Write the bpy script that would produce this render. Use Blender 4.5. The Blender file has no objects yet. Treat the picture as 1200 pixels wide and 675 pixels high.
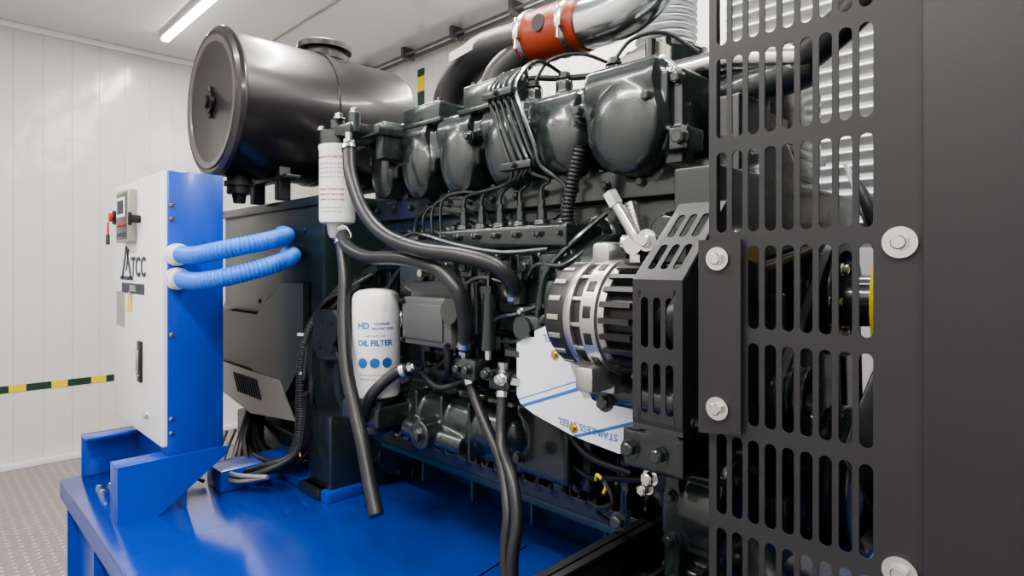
import bpy, bmesh, math, random
from mathutils import Vector, Matrix, Quaternion
random.seed(4)
V=Vector
# ------------------------------------------------------------------ materials
def mat(name,col,rough=.5,metal=0.,bump=0.,bscale=40.,coat=0.,var=0.,emit=0.,spec=.5,vscale=6.):
    m=bpy.data.materials.new(name); m.use_nodes=True
    nt=m.node_tree; b=nt.nodes['Principled BSDF']
    b.inputs['Base Color'].default_value=(*col,1); b.inputs['Roughness'].default_value=rough
    b.inputs['Metallic'].default_value=metal; b.inputs['Coat Weight'].default_value=coat
    b.inputs['Coat Roughness'].default_value=.12
    b.inputs['Specular IOR Level'].default_value=spec
    tc=nt.nodes.new('ShaderNodeTexCoord')
    if emit:
        b.inputs['Emission Color'].default_value=(*col,1); b.inputs['Emission Strength'].default_value=emit
    if var:
        n=nt.nodes.new('ShaderNodeTexNoise'); n.inputs['Scale'].default_value=vscale; n.inputs['Detail'].default_value=5
        nt.links.new(tc.outputs['Object'],n.inputs['Vector'])
        r=nt.nodes.new('ShaderNodeMapRange'); r.inputs[3].default_value=1-var; r.inputs[4].default_value=1+var
        nt.links.new(n.outputs[0],r.inputs[0])
        mx=nt.nodes.new('ShaderNodeVectorMath'); mx.operation='SCALE'; mx.inputs[0].default_value=col
        nt.links.new(r.outputs[0],mx.inputs['Scale']); nt.links.new(mx.outputs[0],b.inputs['Base Color'])
        r2=nt.nodes.new('ShaderNodeMapRange'); r2.inputs[3].default_value=max(.03,rough*(1-var)); r2.inputs[4].default_value=min(1,rough*(1+var))
        nt.links.new(n.outputs[0],r2.inputs[0]); nt.links.new(r2.outputs[0],b.inputs['Roughness'])
    if bump:
        n=nt.nodes.new('ShaderNodeTexNoise'); n.inputs['Scale'].default_value=bscale; n.inputs['Detail'].default_value=3
        nt.links.new(tc.outputs['Object'],n.inputs['Vector'])
        bp=nt.nodes.new('ShaderNodeBump'); bp.inputs['Strength'].default_value=bump; bp.inputs['Distance'].default_value=.002
        nt.links.new(n.outputs[0],bp.inputs['Height']); nt.links.new(bp.outputs[0],b.inputs['Normal'])
    return m
M={}
M['eng']=mat('engine_paint',(.019,.027,.027),.22,0,.15,80,.8,.18)
M['cast']=mat('cast_paint',(.016,.023,.023),.27,0,.25,200,.7,.18)
M['pan']=mat('oil_pan_reflected_blue',(.012,.048,.072),.30,0,.1,30,.5,.15)  # teal tint: blue reflection on the pan, put into its base colour
M['gen']=mat('generator_paint',(.012,.025,.025),.38,0,.1,60,.3,.15)
M['blk']=mat('black_powder_coat',(.020,.020,.022),.42,0,.06,900,0,.06)
M['blkgl']=mat('black_gloss_paint',(.013,.012,.013),.32,.0,.02,20,.3,.08)
M['rub']=mat('black_rubber',(.020,.021,.022),.38,0,.1,200,0,.1)
M['dark']=mat('dark_plastic',(.010,.010,.011),.42)
M['steel']=mat('zinc_steel',(.66,.66,.64),.24,1,.05,80,0,.1)
M['alu']=mat('aluminium',(.60,.62,.64),.20,1,.05,30,0,.1)
M['altc']=mat('cast_aluminium',(.48,.48,.46),.34,.9,.2,150,0,.1)
M['grey']=mat('grey_paint',(.075,.078,.078),.40,0,.05,60,.1,.08)
M['galv']=mat('galvanised_sheet',(.34,.33,.30),.4,.4,.05,20,0,.1)
M['red']=mat('silicone_orange',(.27,.036,.012),.40,0,.1,50,0,.15)
M['redp']=mat('red_plastic',(.5,.02,.02),.35)
M['blue']=mat('blue_paint',(.006,.055,.42),.32,0,.04,14,.3,.10,vscale=2.)
M['deck']=mat('blue_deck_paint',(.005,.042,.31),.18,0,.10,7,.5,.18,vscale=3.)
M['hoseb']=mat('blue_conduit',(.03,.17,.68),.4)
M['white']=mat('white_paint',(.74,.74,.76),.3,0,.02,12,.2,.02)
M['filt']=mat('white_canister',(.80,.80,.78),.26,0,0,1,.4,.02)
M['txt']=mat('dark_ink',(.02,.03,.05),.5)
M['txtb']=mat('blue_ink',(.02,.12,.38),.5)
M['txtr']=mat('red_ink',(.5,.04,.03),.5)
M['yel']=mat('yellow_paint',(.80,.58,.02),.4)
M['grn']=mat('dark_green_tape',(.015,.05,.03),.45)
M['wrap']=mat('white_bellows_wrap',(.66,.67,.69),.32,.3,.1,60)
M['ceil']=mat('ceiling_panel',(.67,.68,.69),.16,0,.04,3,.3,.03)
M['brass']=mat('brass',(.6,.42,.16),.3,1)
M['cup']=mat('fuel_bowl',(.45,.44,.38),.2,.3)
M['label']=mat('paper_label',(.70,.70,.69),.5)
M['tube']=mat('lamp_diffuser',(1,.98,.95),.4,emit=14)
M['back']=mat('louver_white',(.72,.74,.75),.35)
def nodes(m): return m.node_tree, m.node_tree.nodes['Principled BSDF']
def wallmat(name,axis,pitch):
    m=mat(name,(.80,.80,.80),.2,0,.0); nt,b=nodes(m)
    tc=nt.nodes.new('ShaderNodeTexCoord'); s=nt.nodes.new('ShaderNodeSeparateXYZ'); nt.links.new(tc.outputs['Object'],s.inputs[0])
    d=nt.nodes.new('ShaderNodeMath'); d.operation='DIVIDE'; d.inputs[1].default_value=pitch; nt.links.new(s.outputs[axis],d.inputs[0])
    f=nt.nodes.new('ShaderNodeMath'); f.operation='FRACT'; nt.links.new(d.outputs[0],f.inputs[0])
    cr=nt.nodes.new('ShaderNodeValToRGB'); e=cr.color_ramp.elements
    e[0].position=0; e[0].color=(.25,.25,.25,1); e[1].position=.03; e[1].color=(1,1,1,1)
    nt.links.new(f.outputs[0],cr.inputs[0])
    n=nt.nodes.new('ShaderNodeTexNoise'); n.inputs['Scale'].default_value=5; n.inputs['Detail'].default_value=2
    nt.links.new(tc.outputs['Object'],n.inputs['Vector'])
    a=nt.nodes.new('ShaderNodeMath'); a.operation='MULTIPLY_ADD'; a.inputs[1].default_value=2.6
    nt.links.new(n.outputs[0],a.inputs[0]); nt.links.new(cr.outputs[0],a.inputs[2])
    bp=nt.nodes.new('ShaderNodeBump'); bp.inputs['Strength'].default_value=.5; bp.inputs['Distance'].default_value=.006
    nt.links.new(a.outputs[0],bp.inputs['Height']); nt.links.new(bp.outputs[0],b.inputs['Normal'])
    mx=nt.nodes.new('ShaderNodeMix'); mx.data_type='RGBA'; mx.inputs[6].default_value=(.45,.44,.42,1); mx.inputs[7].default_value=(.66,.645,.62,1)
    nt.links.new(cr.outputs[0],mx.inputs[0]); nt.links.new(mx.outputs[2],b.inputs['Base Color'])
    return m
M['walle']=wallmat('wall_panel_end',1,.142); M['wallb']=wallmat('wall_panel_side',0,.142)
m=mat('tread_plate',(.24,.225,.21),.38,.3); nt,b=nodes(m)
tc=nt.nodes.new('ShaderNodeTexCoord'); s=nt.nodes.new('ShaderNodeSeparateXYZ'); nt.links.new(tc.outputs['Object'],s.inputs[0])
def mth(op,a,bb=None):
    n=nt.nodes.new('ShaderNodeMath'); n.operation=op
    for i,x in enumerate((a,bb)):
        if x is None: continue
        if isinstance(x,(int,float)): n.inputs[i].default_value=x
        else: nt.links.new(x,n.inputs[i])
    return n.outputs[0]
u=mth('ADD',s.outputs[0],s.outputs[1]); w=mth('SUBTRACT',s.outputs[0],s.outputs[1])
p=mth('MULTIPLY',mth('SINE',mth('MULTIPLY',u,75.)),mth('SINE',mth('MULTIPLY',w,75.)))
p=mth('MAXIMUM',p,0.15)
bp=nt.nodes.new('ShaderNodeBump'); bp.inputs['Strength'].default_value=1.; bp.inputs['Distance'].default_value=.008
nt.links.new(p,bp.inputs['Height']); nt.links.new(bp.outputs[0],b.inputs['Normal'])
mx=nt.nodes.new('ShaderNodeMix'); mx.data_type='RGBA'; mx.inputs[6].default_value=(.27,.245,.225,1); mx.inputs[7].default_value=(.50,.475,.45,1)
nt.links.new(p,mx.inputs[0]); nt.links.new(mx.outputs[2],b.inputs['Base Color'])
M['floor']=m
m=mat('film_on_stainless',(.70,.73,.78),.28,.15); nt,b=nodes(m)
tc=nt.nodes.new('ShaderNodeTexCoord'); s=nt.nodes.new('ShaderNodeSeparateXYZ'); nt.links.new(tc.outputs['Object'],s.inputs[0])
a=mth('SUBTRACT',s.outputs[2],mth('MULTIPLY',s.outputs[0],.38))
f=mth('ABSOLUTE',mth('SUBTRACT',a,1.235))
g1=mth('LESS_THAN',f,.0035); f2=mth('ABSOLUTE',mth('SUBTRACT',a,1.250)); g2=mth('LESS_THAN',f2,.0012)
f3=mth('ABSOLUTE',mth('SUBTRACT',a,1.150)); g3=mth('LESS_THAN',f3,.003)
g=mth('MAXIMUM',mth('MAXIMUM',g1,g2),g3)
mx=nt.nodes.new('ShaderNodeMix'); mx.data_type='RGBA'; mx.inputs[6].default_value=(.72,.75,.80,1); mx.inputs[7].default_value=(.04,.16,.48,1)
nt.links.new(g,mx.inputs[0]); nt.links.new(mx.outputs[2],b.inputs['Base Color'])
M['film']=m
# ------------------------------------------------------------------ mesh helpers
def grp(name):
    e=bpy.data.objects.new(name,None); e.empty_display_size=.05
    bpy.context.collection.objects.link(e); return e
def catmull(pts,n):
    pts=[V(p) for p in pts]
    if len(pts)==2: return [pts[0].lerp(pts[1],i/n) for i in range(n+1)]
    P=[pts[0]*2-pts[1]]+pts+[pts[-1]*2-pts[-2]]
    out=[]
    for i in range(1,len(P)-2):
        for k in range(n):
            t=k/n; a,b_,c,d=P[i-1],P[i],P[i+1],P[i+2]
            out.append(.5*((2*b_)+(c-a)*t+(2*a-5*b_+4*c-d)*t*t+(3*b_-a-3*c+d)*t**3))
    out.append(pts[-1]); return out
class Part:
    def __init__(s): s.bm=bmesh.new()
    def box(s,a,b,bev=0,rot=None,seg=2):
        a,b=V(a),V(b); c=(a+b)/2; d=b-a
        mt=Matrix.Translation(c)@(rot.to_4x4() if rot else Matrix())@Matrix.Diagonal((abs(d.x),abs(d.y),abs(d.z),1))
        vs=bmesh.ops.create_cube(s.bm,size=1,matrix=mt)['verts']
        if bev:
            es=list({e for v in vs for e in v.link_edges})
            bmesh.ops.bevel(s.bm,geom=es,offset=min(bev,.48*min(abs(d.x),abs(d.y),abs(d.z))),segments=seg,profile=.5,affect='EDGES')
        return s
    def cyl(s,p,q,r,r2=None,seg=24):
        p,q=V(p),V(q); d=q-p
        mt=Matrix.Translation((p+q)/2)@d.to_track_quat('Z','Y').to_matrix().to_4x4()
        bmesh.ops.create_cone(s.bm,cap_ends=True,segments=seg,radius1=r,radius2=r if r2 is None else r2,depth=d.length,matrix=mt)
        return s
    def ell(s,c,r,seg=20):
        if isinstance(r,(int,float)): r=(r,r,r)
        bmesh.ops.create_uvsphere(s.bm,u_segments=seg,v_segments=seg//2+2,radius=1,matrix=Matrix.Translation(V(c))@Matrix.Diagonal((*r,1)))
        return s
    def bolt(s,p,d,r=.009,h=.008,w=True):
        p,d=V(p),V(d).normalized()
        if w: s.cyl(p-d*.002,p+d*.002,r*1.35,seg=16)
        s.cyl(p,p+d*h,r,seg=6); s.cyl(p+d*h,p+d*(h+.0015),r*.85,r*.7,seg=12); return s
    def lathe(s,o,ax,prof,seg=40,caps=True):
        o,ax=V(o),V(ax).normalized(); q=ax.to_track_quat('Z','Y'); rings=[]
        for t,r in prof:
            rings.append([s.bm.verts.new(o+ax*t+q@V((max(r,1e-5)*math.cos(2*math.pi*i/seg),max(r,1e-5)*math.sin(2*math.pi*i/seg),0))) for i in range(seg)])
        for a,b in zip(rings,rings[1:]):
            for i in range(seg):
                j=(i+1)%seg; s.bm.faces.new((a[i],a[j],b[j],b[i]))
        if caps:
            s.bm.faces.new(rings[0][::-1]); s.bm.faces.new(rings[-1])
        return s
    def tube(s,pts,r,seg=12,n=6,corr=0,amp=.12,closed=False):
        c=catmull(pts,n) if not closed else [V(p) for p in pts]
        if corr:
            L=[0]
            for a,b in zip(c,c[1:]): L.append(L[-1]+(b-a).length)
            k=max(4,int(L[-1]/corr*4)); out=[]; j=0
            for i in range(k+1):
                t=L[-1]*i/k
                while j<len(L)-2 and L[j+1]<t: j+=1
                f=(t-L[j])/max(1e-9,L[j+1]-L[j]); out.append(c[j].lerp(c[j+1],f))
            c=out
        rings=[]; N=len(c); up=None
        for i,p in enumerate(c):
            if closed: d=c[(i+1)%N]-c[i-1]
            else: d=c[min(i+1,N-1)]-c[max(i-1,0)]
            d.normalize()
            if up is None:
                up=d.orthogonal().normalized()
            else:
                up=(up-d*up.dot(d)).normalized()
            sd=d.cross(up)
            rr=r[0]+(r[1]-r[0])*i/(N-1) if isinstance(r,tuple) else r
            if corr: rr*=(1+amp*[1,0.6,-1,0.6][i%4])
            rings.append([s.bm.verts.new(p+(up*math.cos(2*math.pi*k/seg)+sd*math.sin(2*math.pi*k/seg))*rr) for k in range(seg)])
        prs=list(zip(rings,rings[1:]))
        if closed: prs.append((rings[-1],rings[0]))
        for a,b in prs:
            for i in range(seg):
                j=(i+1)%seg; s.bm.faces.new((a[i],a[j],b[j],b[i]))
        if not closed:
            s.bm.faces.new(rings[0][::-1]); s.bm.faces.new(rings[-1])
        return s
    def prism(s,pts,ext):
        ext=V(ext); a=[s.bm.verts.new(V(p)) for p in pts]; b=[s.bm.verts.new(V(p)+ext) for p in pts]
        s.bm.faces.new(a[::-1]); s.bm.faces.new(b); n=len(a)
        for i in range(n):
            j=(i+1)%n; s.bm.faces.new((a[i],a[j],b[j],b[i]))
        return s
    def quad(s,o,u,v):
        o,u,v=V(o),V(u),V(v); s.bm.faces.new([s.bm.verts.new(x) for x in (o,o+u,o+u+v,o+v)]); return s
    def slots(s,o,u,v,cw,ch,nx,ny,sw,sh):
        o=V(o); u=V(u).normalized(); v=V(v).normalized(); k=8; r=sw/2; ys=sh/2-r
        for i in range(nx):
            for j in range(ny):
                c=o+u*(cw*(i+.5))+v*(ch*(j+.5)); inn=[];out=[]
                for sgn in (1,-1):
                    for q in range(k+1):
                        a=math.pi*q/k
                        x,y=r*math.cos(a)*sgn,(ys+r*math.sin(a))*sgn
                        inn.append((x,y))
                        if q==0: ox,oy=cw/2,ys
                        elif q==k: ox,oy=-cw/2,ys
                        else: ox,oy=cw/2*(1-2*(q-1)/(k-2)),ch/2
                        out.append((ox*sgn,oy*sgn))
                vi=[s.bm.verts.new(c+u*x+v*y) for x,y in inn]; vo=[s.bm.verts.new(c+u*x+v*y) for x,y in out]
                n=len(vi)
                for q in range(n):
                    w_=(q+1)%n; s.bm.faces.new((vo[q],vo[w_],vi[w_],vi[q]))
        return s
    def done(s,name,m,parent,solid=0,voxel=0,smooth=0,ang=35,flat=False):
        if solid: bmesh.ops.remove_doubles(s.bm,verts=s.bm.verts,dist=1e-5)
        bmesh.ops.recalc_face_normals(s.bm,faces=s.bm.faces)
        lim=math.radians(ang)
        for f in s.bm.faces: f.smooth=not flat
        for e in s.bm.edges:
            if len(e.link_faces)==2 and e.calc_face_angle(0)>lim: e.smooth=False
        me=bpy.data.meshes.new(name); s.bm.to_mesh(me); s.bm.free()
        o=bpy.data.objects.new(name,me); bpy.context.collection.objects.link(o)
        me.materials.append(M[m] if isinstance(m,str) else m)
        if parent: o.parent=parent
        if solid:
            md=o.modifiers.new('s','SOLIDIFY'); md.thickness=solid; md.offset=0
        if voxel:
            md=o.modifiers.new('r','REMESH'); md.mode='VOXEL'; md.voxel_size=voxel; md.use_smooth_shade=True
            if smooth:
                md=o.modifiers.new('m','SMOOTH'); md.iterations=smooth; md.factor=.6
        return o
def text(body,size,o,u,v,m,parent,name,wrap=None,bold=.0):
    cu=bpy.data.curves.new(name,'FONT'); cu.body=body; cu.size=size; cu.align_x='CENTER'; cu.align_y='CENTER'; cu.offset=bold*size
    cu.resolution_u=3
    t=bpy.data.objects.new(name+'_tmp',cu); bpy.context.collection.objects.link(t)
    bpy.context.view_layer.update()
    me=bpy.data.meshes.new_from_object(t.evaluated_get(bpy.context.evaluated_depsgraph_get()))
    bpy.data.objects.remove(t); o,u,v=V(o),V(u).normalized(),V(v).normalized(); n=u.cross(v)
    for q in me.vertices:
        x,y=q.co.x,q.co.y
        if wrap:
            a=x/wrap; q.co=o+u*(wrap*math.sin(a))+n*(wrap*math.cos(a))+v*y
        else: q.co=o+u*x+v*y
    me.materials.clear(); me.materials.append(M[m])
    ob=bpy.data.objects.new(name,me); bpy.context.collection.objects.link(ob); ob.parent=parent
    return ob
X,Y,Z=V((1,0,0)),V((0,1,0)),V((0,0,1))
# ------------------------------------------------------------------ room
x0,x1,y0,y1,zc=-4.58,1.9,-.9,2.4,2.62
Part().box((x0-.1,y0-.1,-.1),(x1+.1,y1+.1,0)).done('floor','floor',None)
Part().box((x0-.1,y0-.1,zc),(x1+.1,y1+.1,zc+.1)).done('ceiling','ceil',None)
Part().box((x0-.1,y0,0),(x0,y1,zc)).done('wall_left','walle',None)
Part().box((x0-.1,y1,0),(x1+.1,y1+.1,zc)).done('wall_back','wallb',None)
Part().box((x1,y0,0),(x1+.1,y1,zc)).done('wall_right','walle',None)
Part().box((x0-.1,y0-.1,0),(x1+.1,y0,zc)).done('wall_front','wallb',None)
Part().box((x0,y0,0),(x0+.04,y1,.035),.004).done('baseboard_left','white',None)
Part().box((x0,y1-.04,0),(x1,y1,.035),.004).done('baseboard_back','white',None)
Part().box((x0,y1-.035,zc-.035),(x1,y1,zc),.006).done('trim_1','white',None)
Part().box((x0,y0,zc-.035),(x0+.035,y1-.035,zc),.006).done('trim_2','white',None)
def tape(name,a,along,L,wv,n,th):
    g=grp(name); a=V(a); pos=0; k=0
    Py,Pg=Part(),Part()
    while pos<1:
        st=(1,1.5)[k%2]*L/n/L
        p=a+V(along)*(L*pos); q=a+V(along)*(L*min(1,pos+st))+V(wv)+V(th); (Py,Pg)[k%2].box(p,q)
        pos+=st; k+=1
    Py.done('stripes_yellow','yel',g); Pg.done('stripes_dark','grn',g)
tape('hazard_tape',(x0+.001,y0+.3,.447),Y,2.9,(0,0,.042),36,(.002,0,0))
tape('hazard_tape.001',(-3.29,y1-.003,1.6),Z,.9,(.075,0,0),9,(0,.002,0))
g=grp('ceiling_conduit')
P=Part(); P.cyl((x0+.1,2.33,2.56),(x1,2.33,2.56),.011,seg=12).cyl((x0+.1,2.29,2.57),(x1,2.29,2.57),.008,seg=12)
for i in range(12): P.box((-4.3+i*.5,2.27,2.55),(-4.27+i*.5,2.36,zc),.002)
P.done('conduit_pipes','grey',g)
P=Part(); P.box((x0+.2,1.62,zc-.006),(x1,1.632,zc)); P.done('ceiling_seam_strip','galv',None)
g=grp('wall_louver')
P=Part(); xa,xb,za,zb=-1.15,-.2,1.3,2.45
P.box((xa,2.36,za),(xa+.03,2.4,zb),.003).box((xb-.03,2.36,za),(xb,2.4,zb),.003).box((xa,2.36,za),(xb,2.4,za+.03),.003).box((xa,2.36,zb-.03),(xb,2.4,zb),.003)
R=Matrix.Rotation(math.radians(35),3,'X')
for i in range(22):
    z=za+.06+i*.05; P.box((xa+.03,2.345,z-.002),(xb-.03,2.395,z+.002),rot=R)
P.done('louver_blades','back',g)
def lamp(i,x,y,E,L=1.2):
    g=grp('ceiling_light' if i==0 else 'ceiling_light.%03d'%i)
    Part().box((x,y-.03,zc-.03),(x+L,y+.03,zc),.004).done('housing','white',g)
    Part().box((x+.02,y-.022,zc-.046),(x+L-.02,y+.022,zc-.03),.008).done('diffuser','tube',g)
    ld=bpy.data.lights.new('tube','AREA'); ld.shape='RECTANGLE'; ld.size=L-.05; ld.size_y=.04; ld.energy=E; ld.color=(1,.97,.93)
    lo=bpy.data.objects.new('tube_light',ld); bpy.context.collection.objects.link(lo); lo.location=(x+L/2,y,zc-.05); lo.parent=g
for i,(x,y,E) in enumerate(((-4.16,1.11,15),(-2.5,1.11,20),(-.9,1.11,24),(.55,1.11,14),(-3.3,-.35,18),(-1.75,-.35,34),(-.2,-.35,30),(-2.3,2.1,14),(-.8,2.1,18))): lamp(i,x,y,E)
# ------------------------------------------------------------------ base frame
g=grp('base_frame')
zd=.5; bx0,bx1,by0,by1=-2.43,.95,.344,2.1
P=Part(); P.box((bx0,by0,zd-.012),(bx1,by1,zd),.003)
P.done('deck_plate','deck',g)
P=Part()
P.box((bx0+.03,by0+.03,.12),(bx1-.03,by0+.04,zd-.012)).box((bx0+.03,by1-.04,.12),(bx1-.03,by1-.03,zd-.012))
P.box((bx0+.03,by0+.03,.12),(bx0+.04,by1-.03,zd-.012)).box((bx1-.04,by0+.03,.12),(bx1-.03,by1-.03,zd-.012))
P.box((bx0,by0,.1),(bx1,by0+.06,.115),.002).box((bx0,by0,.1),(bx0+.06,by1,.115),.002)
P.box((bx0,by0,zd-.06),(bx1,by0+.006,zd-.012),.002).box((bx0,by0,zd-.06),(bx0+.006,by1,zd-.012),.002)
for i in range(9): P.box((bx0+.12+i*.38,by0+.002,.115),(bx0+.128+i*.38,by0+.035,zd-.05))
P.box((bx0+.1,by0+.1,0),(bx0+.25,by1-.1,.12),.004).box((-.9,by0+.1,0),(-.75,by1-.1,.12),.004).box((bx1-.25,by0+.1,0),(bx1-.1,by1-.1,.12),.004)
P.prism([(-1.885,.39,.657),(-1.885,.67,.657),(-1.885,.67,.635),(-1.885,.487,zd),(-1.885,.39,zd)],(.008,0,0))
P.box((-2.41,.398,zd),(-2.40,.56,.64),.002).box((-2.41,.555,zd),(-1.885,.563,.64),.002).box((-2.41,.398,.632),(-2.33,.56,.64),.002)
P.box((-1.96,.39,zd),(-1.885,.396,.655),.002).box((-1.96,.39,.648),(-1.885,.66,.656),.002)
P.box((-2.05,.67,zd),(-1.93,1.5,.565),.004).box((-1.93,.86,zd),(-1.62,.98,.53),.004)
P.done('frame_members','blue',g)
P=Part()
for y in (.42,.45): 
    P.bolt((-2.25,y,zd),Z,.009)
for x in (-2.2,-2.05): P.bolt((x,.42,zd),Z,.01)
P.done('frame_bolts','steel',g)
P=Part(); P.tube([(-1.02,.345,.5015),(-.98,.7,.5015),(-1.0,.85,.5015),(-1.03,1.08,.5015)],.0016,seg=6); P.done('deck_joint','dark',g)
# ------------------------------------------------------------------ cabinet
g=grp('control_cabinet')
cx0,cx1,cy0,cy1,cz0,cz1=-2.46,-1.895,.5,.667,.68,1.466
Part().box((cx0,cy0,cz0),(cx1-.004,cy0+.12,cz1),.008,seg=3).done('white_door','white',g)
P=Part(); P.box((cx1-.15,cy0+.015,.655),(cx1,cy1,cz1+.002),.004); P.box((cx0+.02,cy0+.12,cz0+.02),(cx1-.1,cy1-.02,cz1-.02),.004)
P.done('blue_column','blue',g)
P=Part(); P.box((-2.305,.475,1.27),(-2.155,.5,1.435),.004); P.done('controller_housing','galv',g)
P=Part(); P.box((-2.29,.473,1.28),(-2.165,.476,1.425),.002); P.done('controller_bezel','grey',g)
P=Part(); P.box((-2.275,.4705,1.35),(-2.18,.474,1.412)); P.done('controller_screen','label',g)
P=Part(); P.box((-2.265,.4695,1.36),(-2.19,.4716,1.402)).box((-2.27,.4705,1.29),(-2.175,.474,1.30)); P.done('controller_display_text','txt',g)
P=Part()
for i in range(5): P.cyl((-2.265+i*.022,.469,1.325),(-2.265+i*.022,.474,1.325),.005,seg=12)
P.done('controller_buttons','redp',g)
P=Part(); P.cyl((-2.41,.5,1.36),(-2.41,.484,1.36),.010).cyl((-2.41,.484,1.36),(-2.41,.476,1.36),.015); P.box((-2.430,.474,1.30),(-2.424,.480,1.345),.002)
P.done('main_switch_knob','redp',g)
P=Part(); P.cyl((-2.41,.488,1.36),(-2.41,.499,1.36),.024).cyl((-2.43,.477,1.30),(-2.415,.474,1.27),.006).cyl((-2.12,.5,1.34),(-2.12,.475,1.34),.012).box((-2.126,.468,1.32),(-2.114,.478,1.36),.003)
P.done('switch_bases','dark',g)
P=Part(); P.box((-2.13,.493,.84),(-2.09,.501,.965),.003); P.done('lock_plate','dark',g)
P=Part(); P.box((-2.118,.486,.87),(-2.102,.495,.94),.003).cyl((-2.11,.494,.86),(-2.11,.488,.86),.008); P.bolt((-2.04,.5,.75),-Y,.009); 
for z in (1.37,1.33,.72,.76,1.0): P.bolt((cx1,.525,z),X,.006,.005)
P.done('lock_handle_and_bolts','steel',g)
P=Part(); P.box((-2.41,.498,.995),(-2.31,.5005,1.11)).box((-2.255,.498,1.06),(-2.215,.5,1.11)); P.done('rating_plate','galv',g)
P=Part(); P.prism([(-2.275,.4975,1.052),(-2.205,.4975,1.052),(-2.24,.4975,1.115)],(0,.0012,0)); P.done('warning_triangle','yel',g)
P=Part()
P.prism([(-2.345,.4985,1.155),(-2.325,.4985,1.155),(-2.275,.4985,1.26),(-2.290,.4985,1.26)],(0,.0012,0)).prism([(-2.29,.4985,1.26),(-2.275,.4985,1.26),(-2.215,.4985,1.155),(-2.235,.4985,1.155)],(0,.0012,0)).box((-2.36,.4985,1.150),(-2.20,.4995,1.162)).prism([(-2.29,.4985,1.18),(-2.275,.4985,1.18),(-2.25,.4985,1.25),(-2.26,.4985,1.25)],(0,.0012,0))
P.box((-2.34,.4985,1.108),(-2.07,.4995,1.140))
P.done('logo_mark','txt',g)
text('TCC',.085,(-2.135,.4982,1.19),X,Z,'txt',g,'logo_text',bold=.02)
text('DIESEL',.026,(-2.2,.498,1.124),X,Z,'label',g,'logo_caption')
g=grp('corrugated_conduit')
P=Part()
P.tube([(-1.86,.537,1.228),(-1.76,.545,1.225),(-1.67,.59,1.240),(-1.64,.68,1.262),(-1.72,.78,1.285),(-1.90,.85,1.30),(-2.05,.95,1.31)],.0235,seg=16,corr=.010,amp=.07)
P.tube([(-1.86,.539,1.160),(-1.74,.548,1.155),(-1.65,.60,1.170),(-1.62,.70,1.200),(-1.70,.79,1.225),(-1.88,.86,1.235),(-2.05,.95,1.24)],.0235,seg=16,corr=.010,amp=.07)
P.done('hoses','hoseb',g)
P=Part()
for z in (1.228,1.160):
    P.cyl((-1.894,.537,z),(-1.875,.537,z),.032,seg=20).cyl((-1.875,.537,z),(-1.845,.538,z),.027,seg=20)
P.done('glands','white',g)
# ------------------------------------------------------------------ generator
g=grp('generator')
P=Part()
P.box((-2.55,.9,1.02),(-1.72,1.7,1.41),.012)
P.box((-2.57,.89,1.385),(-1.70,1.71,1.415),.004)
P.lathe((-2.75,1.3,.9),X,[(0,.05),(0,.30),(.05,.37),(.1,.39),(.85,.39),(.87,.36),(1.0,.36)],48)
P.box((-2.5,.93,.5),(-1.95,1.1,.62),.01).box((-2.5,1.5,.5),(-1.95,1.67,.62),.01)
P.prism([(-2.5,.88,1.02),(-1.86,.88,1.02),(-1.80,.88,.92),(-1.95,.88,.74),(-2.5,.88,.80)],(0,.1,0))
P.prism([(-2.2,.872,1.0),(-1.95,.872,1.14),(-1.80,.872,1.14),(-1.80,.872,.90),(-1.93,.872,.77),(-2.2,.872,.79)],(0,.02,0))
P.done('housing','gen',g)
P=Part(); P.prism([(-2.6,.866,.82),(-1.97,.866,.815),(-1.85,.866,.70),(-2.2,.866,.665),(-2.6,.866,.72)],(0,.006,0)); P.done('air_inlet_panel','galv',g)
P=Part()
for i in range(10): P.box((-2.33+i*.022,.862,.72),(-2.326+i*.022,.870,.80),rot=Matrix.Rotation(-.6,3,'Y'))
P.done('air_inlet_slots','dark',g)
P=Part()
for x in (-2.16,-1.84):
    for z in (1.07,1.31): P.bolt((x,.884+.016*(z>1.2),z),-Y,.007,.005)
P.done('cover_screws','gen',g)
g=grp('power_cable_bundle')
P=Part()
for i in range(7):
    j=i*.03
    P.tube([(-2.3,.9+j*.3,.66),(-2.15,.80+j*.5,.56+.01*(i%3)),(-1.98,.72+j,.53+.012*(i%4)),(-1.85,.74+j,.56+.02*(i%2)),(-1.78,.84+j*.5,.62+j*.3),(-1.76,.86,.75+j*.3)],.010,seg=10)
P.done('black_cables','rub',g)
P=Part()
for i in range(2):
    P.tube([(-2.25,.8+i*.03,.6),(-2.05,.70+i*.02,.56),(-1.92,.70,.535+i*.02),(-1.8,.76,.56)],.007,seg=8)
P.done('grey_cables','galv',g)
P=Part(); P.tube([(-2.30,.62,.66),(-2.24,.6,.60),(-2.18,.62,.53),(-2.05,.66,.51)],.006); P.done('orange_cable','red',g)
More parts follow.
